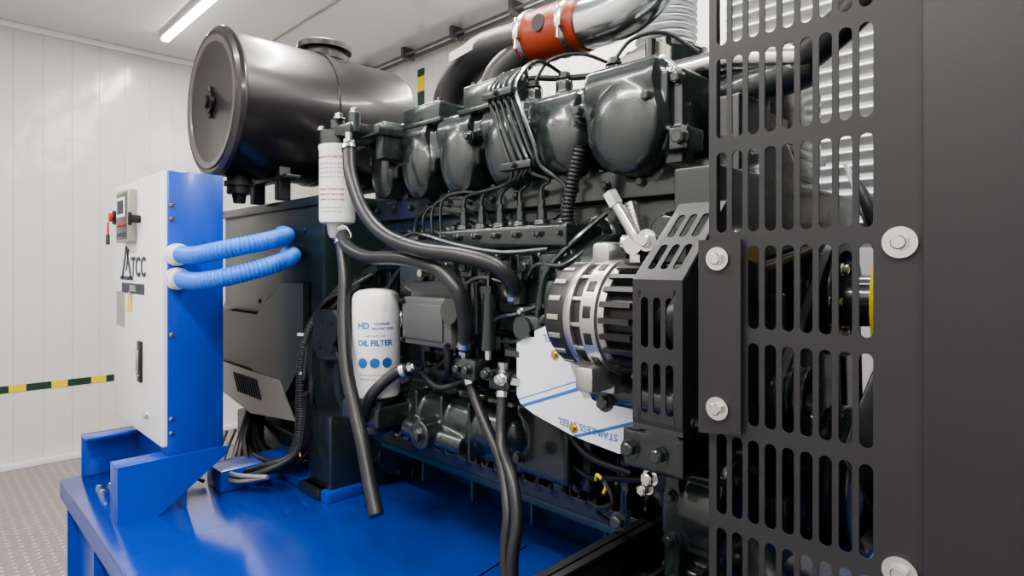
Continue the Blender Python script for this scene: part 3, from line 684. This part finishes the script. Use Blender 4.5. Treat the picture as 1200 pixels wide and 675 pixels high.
for k in range(18):
    a=2*math.pi*k/18; R_=Matrix.Rotation(a,3,'X'); d=R_@Y; p=c+d*.0835; P.box(p+V((-.640,-.001,-.004)),p+V((-.618,.0012,.004)),.0005,rot=R_)
P.done('rear_vent_openings','galv',g)
P=Part()
P.lathe(AL(-.607),X,[(0,.05),(0,.085),(.010,.089),(.016,.089),(.018,.05)],48)
P.lathe(AL(-.572),X,[(0,.05),(0,.089),(.026,.089),(.028,.084),(.036,.080),(.036,.05)],48)
for k in range(14):
    a=2*math.pi*k/14+.1; R_=Matrix.Rotation(a,3,'X'); d=R_@Y; p=c+d*.083; P.box(p+V((-.60,-.004,-.003)),p+V((-.56,.0045,.003)),.001,rot=R_)
P.box(AL(-.60,.755,1.195),AL(-.565,.805,1.235),.008).box(AL(-.60,.755,1.0),AL(-.555,.805,1.05),.008)
P.box(AL(-.59,.70,1.01),AL(-.555,.76,1.05),.008)
P.prism([(-.66,.80,1.03),(-.60,.80,1.045),(-.55,.80,1.02),(-.58,.80,.985),(-.63,.80,.975)],(0,.02,0))
P.done('stator_brackets','altc',g)
P=Part()
for k in range(14):
    a=2*math.pi*k/14+.325; R_=Matrix.Rotation(a,3,'X'); d=R_@Y; p=c+d*.0882
    P.box(p+V((-.567,-.0015,-.009)),p+V((-.553,.0015,.009)),.001,rot=R_)
P.done('vent_openings','dark',g)
P=Part(); P.cyl((-.505,.78,1.235),(-.520,.775,1.295),.0095,seg=12).cyl((-.53,.77,1.235),(-.47,.78,1.225),.011,seg=12).cyl((-.50,.75,1.23),(-.50,.81,1.23),.016,seg=20).bolt((-.475,.75,1.235),-Y,.012,.012).box((-.52,.77,1.18),(-.50,.79,1.24),.003)
P.cyl((-.49,.76,1.225),(-.535,.75,1.300),.009,seg=14).cyl((-.528,.75,1.288),(-.540,.749,1.308),.012,seg=6)
for i in range(8): P.cyl((-.508-.0016*i,.779-.0006*i,1.247+i*.006),(-.509-.0016*i,.779-.0006*i,1.250+i*.006),.0108,seg=12)
P.done('tension_bolt','steel',g)
P=Part(); P.cyl((-.59,.79,1.0),(-.44,.79,1.0),.024); P.box((-.50,.80,.96),(-.44,.98,1.03)); P.box((-.545,.79,.885),(-.44,.98,.945)); P.box((-.50,.80,1.20),(-.44,1.0,1.24)); P.box((-.50,.79,.90),(-.45,.98,1.0))
P.done('mount_bracket','cast',g,voxel=.004,smooth=2)
P=Part(); P.bolt((-.53,.79,.915),-Y,.012,.012).bolt((-.48,.79,.915),-Y,.012,.012).bolt((-.59,.79,1.0),-X,.017,.012).bolt((-.56,.765,.985),-Y,.011,.01)
P.done('bracket_bolts','eng',g)
P=Part(); P.bolt((-.50,.80,.875),-Y,.010,.014).bolt((-.505,.80,.858),-Y,.008,.02); P.done('bright_bolts','steel',g)
# ------------------------------------------------------------------ belt guard of alternator
g=grp('alternator_belt_guard')
P=Part()
fx0,fx1=-.452,-.379
def panel(P,o,u,v,W,H,mx_,my,cw,ch,nx,ny,sw,sh):
    o,u,v=V(o),V(u).normalized(),V(v).normalized(); gw,gh=cw*nx,ch*ny
    P.slots(o+u*mx_+v*my,u,v,cw,ch,nx,ny,sw,sh)
    P.quad(o,u*W,v*my).quad(o+v*(my+gh),u*W,v*(H-my-gh)).quad(o+v*my,u*mx_,v*gh).quad(o+u*(mx_+gw)+v*my,u*(W-mx_-gw),v*gh)
panel(P,(fx0,.68,.985),X,Z,.073,.195,.009,.012,.0183,.085,3,2,.011,.066)
tv=V((0,.12,.108)); panel(P,(fx0,.68,1.18),X,tv,.073,tv.length,.009,.012,.0183,.065,3,2,.011,.050)
P.bm.faces.new([P.bm.verts.new(p) for p in ((fx1,.68,.985),(fx1,.80,.965),(fx1,.80,1.288),(fx1,.68,1.18))])
P.quad((fx0,.68,.985),X*.073,V((0,.12,-.02)))
P.done('sheet_metal','blk',g,solid=.0025,flat=True)
P=Part(); P.box((fx1-.002,.735,1.03),(-.30,.742,1.20),.002).bolt((-.374,.70,1.0),X,.006).bolt((-.374,.72,1.2),X,.006); P.done('tab','blk',g)
# ------------------------------------------------------------------ radiator set
g=grp('radiator_guard')
yg=.6; ch=.098; cw=.0168
P=Part()
nx,ny=9,17
zb0=1.030-ch*5
P.slots((-.298,yg,zb0),X,Z,cw,ch,nx,ny,.0112,.084)
P.quad((-.302,yg,zb0),X*.004,Z*(ch*ny)); xr=-.298+cw*nx
P.quad((xr,yg,zb0),X*(-.1125-xr),Z*(ch*ny)); P.quad((-.302,yg,zb0-.02),X*.1895,Z*.02)
P.quad((-.302,yg,zb0+ch*ny),X*.1895,Z*.02)
P.done('slotted_sheet','blk',g,solid=.0018,flat=True)
P=Part(); P.box((-.304,yg,zb0-.02),(-.301,yg+.02,zb0+ch*ny+.02)); P.done('edge_fold','blk',g)
P=Part()
for z in (1.501,1.219,.937,.655,1.78):
    P.cyl((-.129,yg-.001,z),(-.129,yg-.004,z),.0135,seg=32).bolt((-.129,yg-.004,z),-Y,.0075,.005,False)
P.done('washers_and_bolts','steel',g)
P=Part(); P.slots((-.298,2.0,zb0),X,Z,cw,ch,nx,ny,.0108,.083); P.quad((xr,2.0,zb0),X*(-.1125-xr),Z*(ch*ny)); P.done('far_slotted_sheet','blk',g,solid=.0022,flat=True)
g=grp('guard_bracket')
P=Part(); P.prism([(-.309,.592,1.226),(-.266,.592,1.226),(-.266,.592,1.028),(-.309,.592,1.022)],(0,.003,0)).prism([(-.309,.592,1.226),(-.309,.592,1.022),(-.309,.742,1.022),(-.309,.742,1.2)],(-.003,0,0)); P.done('plate','blk',g)
P=Part()
for z in (1.206,1.051): P.cyl((-.290,.592,z),(-.290,.589,z),.012,seg=32).bolt((-.290,.589,z),-Y,.0075,.005,False)
P.done('bolts','steel',g)
g=grp('radiator')
P=Part(); P.box((-.112,.594,.5),(.75,.599,2.25),.0012); P.box((-.112,2.0,.5),(.75,2.004,2.25),.001); P.box((-.112,.60,2.24),(.75,2.0,2.25)); 
P.done('side_sheets','blk',g)
P=Part()
N=48; cy,cz,rr=1.3,1.13,.54
vo=[];vi=[]
for k in range(N):
    a=2*math.pi*k/N; dy,dz=math.cos(a),math.sin(a); s_=min(.7/max(abs(dy),1e-6),.74/max(abs(dz),1e-6))
    vi.append(P.bm.verts.new((-.10,cy+dy*rr,cz+dz*rr))); vo.append(P.bm.verts.new((-.06,cy+dy*s_,cz+.11+dz*s_)))
for k in range(N):
    j=(k+1)%N; P.bm.faces.new((vi[k],vi[j],vo[j],vo[k]))
P.lathe((-.16,cy,cz),X,[(0,rr),(.06,rr)],48,caps=False)
P.box((-.05,.62,.52),(.10,1.98,2.2))
P.done('fan_shroud_and_core','dark',g,solid=.002)
P=Part(); P.box((-.112,.60,.5),(.75,.66,.56),.004).box((-.112,1.94,.5),(.75,2.0,.56),.004); P.done('feet','blk',g)
g=grp('cooling_fan'); zf=1.13
P=Part(); P.cyl((-.24,1.3,zf),(-.17,1.3,zf),.12,seg=40)
for k in range(9):
    a=2*math.pi*k/9; R_=Matrix.Rotation(a,4,'X'); 
    vs=[]
    for t in range(6):
        r=.10+.42*t/5; tw=math.radians(50-25*t/5); hw=.055+.02*t/5
        for sg in (-1,1):
            q=V((sg*hw*math.sin(tw)*.8,r*1.0,sg*hw*math.cos(tw)+.05*(t/5)**2)); vs.append(P.bm.verts.new(V((-.21,1.3,zf))+(R_@q)))
    for t in range(5): P.bm.faces.new((vs[2*t],vs[2*t+1],vs[2*t+3],vs[2*t+2]))
P.done('blades_and_hub',mat('fan_plastic',(.018,.018,.020),.35),g,solid=.004)
g=grp('belt_drive')
def pulley(P,x,y,z,r,w=.05):
    pr=[(0,.02),(0,r)]
    n=4
    for i in range(n): pr+=[(w*(i+.2)/n,r),(w*(i+.5)/n,r-.008),(w*(i+.8)/n,r)]
    pr+=[(w,r),(w,r-.012),(w-.02,r-.02),(w-.02,.02)]
    P.lathe((x,y,z),X,pr,48)
P=Part(); pulley(P,-.40,1.3,.78,.14,.07); pulley(P,-.42,1.3,zf,.11); pulley(P,-.40,1.05,.98,.05); P.cyl((-.42,1.3,zf),(-.22,1.3,zf),.05); P.cyl((-.5,1.3,.78),(-.36,1.3,.78),.06)
P.done('pulleys','eng',g)
P=Part(); P.lathe((-.30,1.3,zf),X,[(0,.05),(0,.125),(.012,.13),(.02,.125),(.02,.05)],48); P.done('yellow_disc','yel',g)
P=Part()
for k in range(6):
    a=k*math.pi/3; P.bolt((-.37,1.3+.045*math.cos(a),.78+.045*math.sin(a)),X,.010,.012); P.bolt((-.37,1.3+.07*math.cos(a),zf+.07*math.sin(a)),X,.009,.012)
P.done('pulley_bolts','steel',g)
def belt(P,x,cs,hw):
    pts=[]
    for (y,z,r) in cs:
        for k in range(48):
            a=2*math.pi*k/48; pts.append((y+r*math.cos(a),z+r*math.sin(a)))
    pts=sorted(set(pts))
    def half(ps):
        h=[]
        for p in ps:
            while len(h)>=2 and (h[-1][0]-h[-2][0])*(p[1]-h[-2][1])-(h[-1][1]-h[-2][1])*(p[0]-h[-2][0])<=0: h.pop()
            h.append(p)
        return h
    H=half(pts)[:-1]+half(pts[::-1])[:-1]
    n=len(H); ca=sum(p[0] for p in H)/n; cb=sum(p[1] for p in H)/n
    rows=[]
    for dx,off in ((-hw,0),(hw,0),(hw,.010),(-hw,.010)):
        row=[]
        for (a,b) in H:
            d=math.hypot(a-ca,b-cb); row.append(P.bm.verts.new((x+dx,a+(a-ca)/d*off,b+(b-cb)/d*off)))
        rows.append(row)
    for i in range(4):
        r1,r2=rows[i],rows[(i+1)%4]
        for k in range(n):
            j=(k+1)%n; P.bm.faces.new((r1[k],r1[j],r2[j],r2[k]))
P=Part()
for dx in (0,.014): belt(P,-.425+dx,[(.78,1.12,.036),(1.3,.78,.13),(1.3,zf,.105)],.0055)
belt(P,-.385,[(1.3,.78,.14),(1.3,zf,.11),(1.05,.98,.05)],.007)
P.done('belts','rub',g)
hose('radiator_hose',[(-.42,1.14,1.56),(-.34,1.12,1.60),(-.25,1.10,1.66),(-.12,1.1,1.72)],.032)
hose('radiator_hose.001',[(-.45,1.0,.74),(-.36,.92,.70),(-.26,.9,.66),(-.10,.9,.64)],.032)
# ------------------------------------------------------------------ front engine support
g=grp('engine_mount_beam')
P=Part()
P.box((-.62,.56,.640),(-.45,1.06,.648),.002).box((-.62,.56,.645),(-.612,1.06,.72),.002).box((-.458,.56,.645),(-.45,1.06,.72),.002)
P.box((-.635,.56,.714),(-.600,1.04,.72),.002).box((-.54,.56,.648),(-.532,1.04,.69),.002)
P.box((-.61,.46,.5),(-.46,.60,.64),.004)
P.done('channel','blk',g)
P=Part(); P.bolt((-.57,.90,.648),Z,.014,.014).bolt((-.58,.75,.648),Z,.012,.012).bolt((-.60,.86,.76),-Y,.012,.012); P.done('mount_bolts','eng',g)
g=grp('wire_lead')
P=Part(); P.tube([(-.68,.90,.80),(-.668,.89,.815),(-.65,.89,.80),(-.655,.89,.785)],.003,seg=8); P.done('wire','yel',g)
P=Part(); P.tube([(-.665,.90,.80),(-.635,.865,.82),(-.61,.855,.79),(-.65,.865,.76),(-.61,.89,.73)],.004,seg=8).tube([(-.84,.98,.80),(-.74,.95,.78),(-.66,.93,.80),(-.58,.92,.82)],.006); P.done('wire_black','dark',g)
g=grp('wiring_harness')
P=Part()
P.tube([(-1.70,.95,1.13),(-1.76,.90,1.04),(-1.81,.88,.93),(-1.81,.87,.80),(-1.82,.87,.66),(-1.88,.86,.56)],.016,corr=.008,amp=.08)
P.tube([(-1.62,.97,1.14),(-1.70,.92,1.06),(-1.76,.90,.95),(-1.76,.88,.80),(-1.79,.88,.66),(-1.84,.9,.58)],.012)
P.tube([(-1.60,1.0,1.17),(-1.66,.94,1.12),(-1.72,.90,1.08),(-1.79,.89,.98),(-1.79,.87,.84)],.009)
P.tube([(-1.62,.99,1.20),(-1.50,.97,1.22),(-1.35,.98,1.23),(-1.28,.98,1.16)],.009)
P.tube([(-1.58,.99,.98),(-1.50,.93,1.0),(-1.42,.92,1.10),(-1.36,.93,1.18),(-1.28,.93,1.2)],.008)
P.tube([(-1.0,1.0,.95),(-.9,.97,.93),(-.80,.95,.87),(-.72,.93,.83),(-.62,.93,.82)],.008)
P.tube([(-1.25,.95,.92),(-1.15,.92,.96),(-1.10,.92,1.0)],.010)
P.tube([(-1.22,.90,.93),(-1.12,.88,.91),(-1.04,.9,.94)],.007)
P.tube([(-1.20,1.06,1.63),(-1.12,1.05,1.655),(-1.0,1.06,1.65),(-.88,1.04,1.62),(-.76,1.03,1.60),(-.66,1.04,1.60)],.007)
P.tube([(-.93,1.0,1.61),(-.90,1.02,1.66),(-.84,1.06,1.67),(-.78,1.12,1.64)],.004,seg=8)
P.tube([(-.71,1.0,1.61),(-.68,1.02,1.65),(-.63,1.06,1.66),(-.58,1.1,1.62)],.004,seg=8)
P.done('loom','rub',g)
P=Part()
for z in (.98,.86,.74): P.lathe((-1.81,.878,z),Z,[(-.004,.016),(-.004,.019),(.004,.019),(.004,.016)],20)
P.done('ties','label',g)
P=Part()
for i in range(14):
    x=random.uniform(-1.5,-.6); z=random.choice((.98,1.03,1.08,1.14)); 
    P.cyl((x,1.06,z),(x,1.0,z),random.uniform(.010,.022),seg=16).bolt((x,1.0,z),-Y,.009,.01)
P.done('core_plugs','eng',E)
P=Part(); P.prism([(-1.795,.846,.61),(-1.765,.846,.61),(-1.78,.846,.65)],(0,.003,0)); P.done('warning_label','yel',g)
# ------------------------------------------------------------------ camera
cam=bpy.data.cameras.new('camera'); cam.lens=36*705/1200; cam.sensor_width=36; cam.shift_y=-27.5/1200; cam.clip_start=.02
co=bpy.data.objects.new('camera',cam); bpy.context.collection.objects.link(co)
co.location=(0,0,1.2); co.rotation_euler=(math.radians(90),0,math.radians(45)); bpy.context.scene.camera=co
w=bpy.data.worlds.new('world'); bpy.context.scene.world=w; w.use_nodes=True
w.node_tree.nodes['Background'].inputs[0].default_value=(.6,.65,.7,1); w.node_tree.nodes['Background'].inputs[1].default_value=.3
bpy.context.scene.view_settings.view_transform='AgX'
bpy.context.scene.view_settings.look='AgX - Medium High Contrast'
bpy.context.scene.view_settings.exposure=0.25
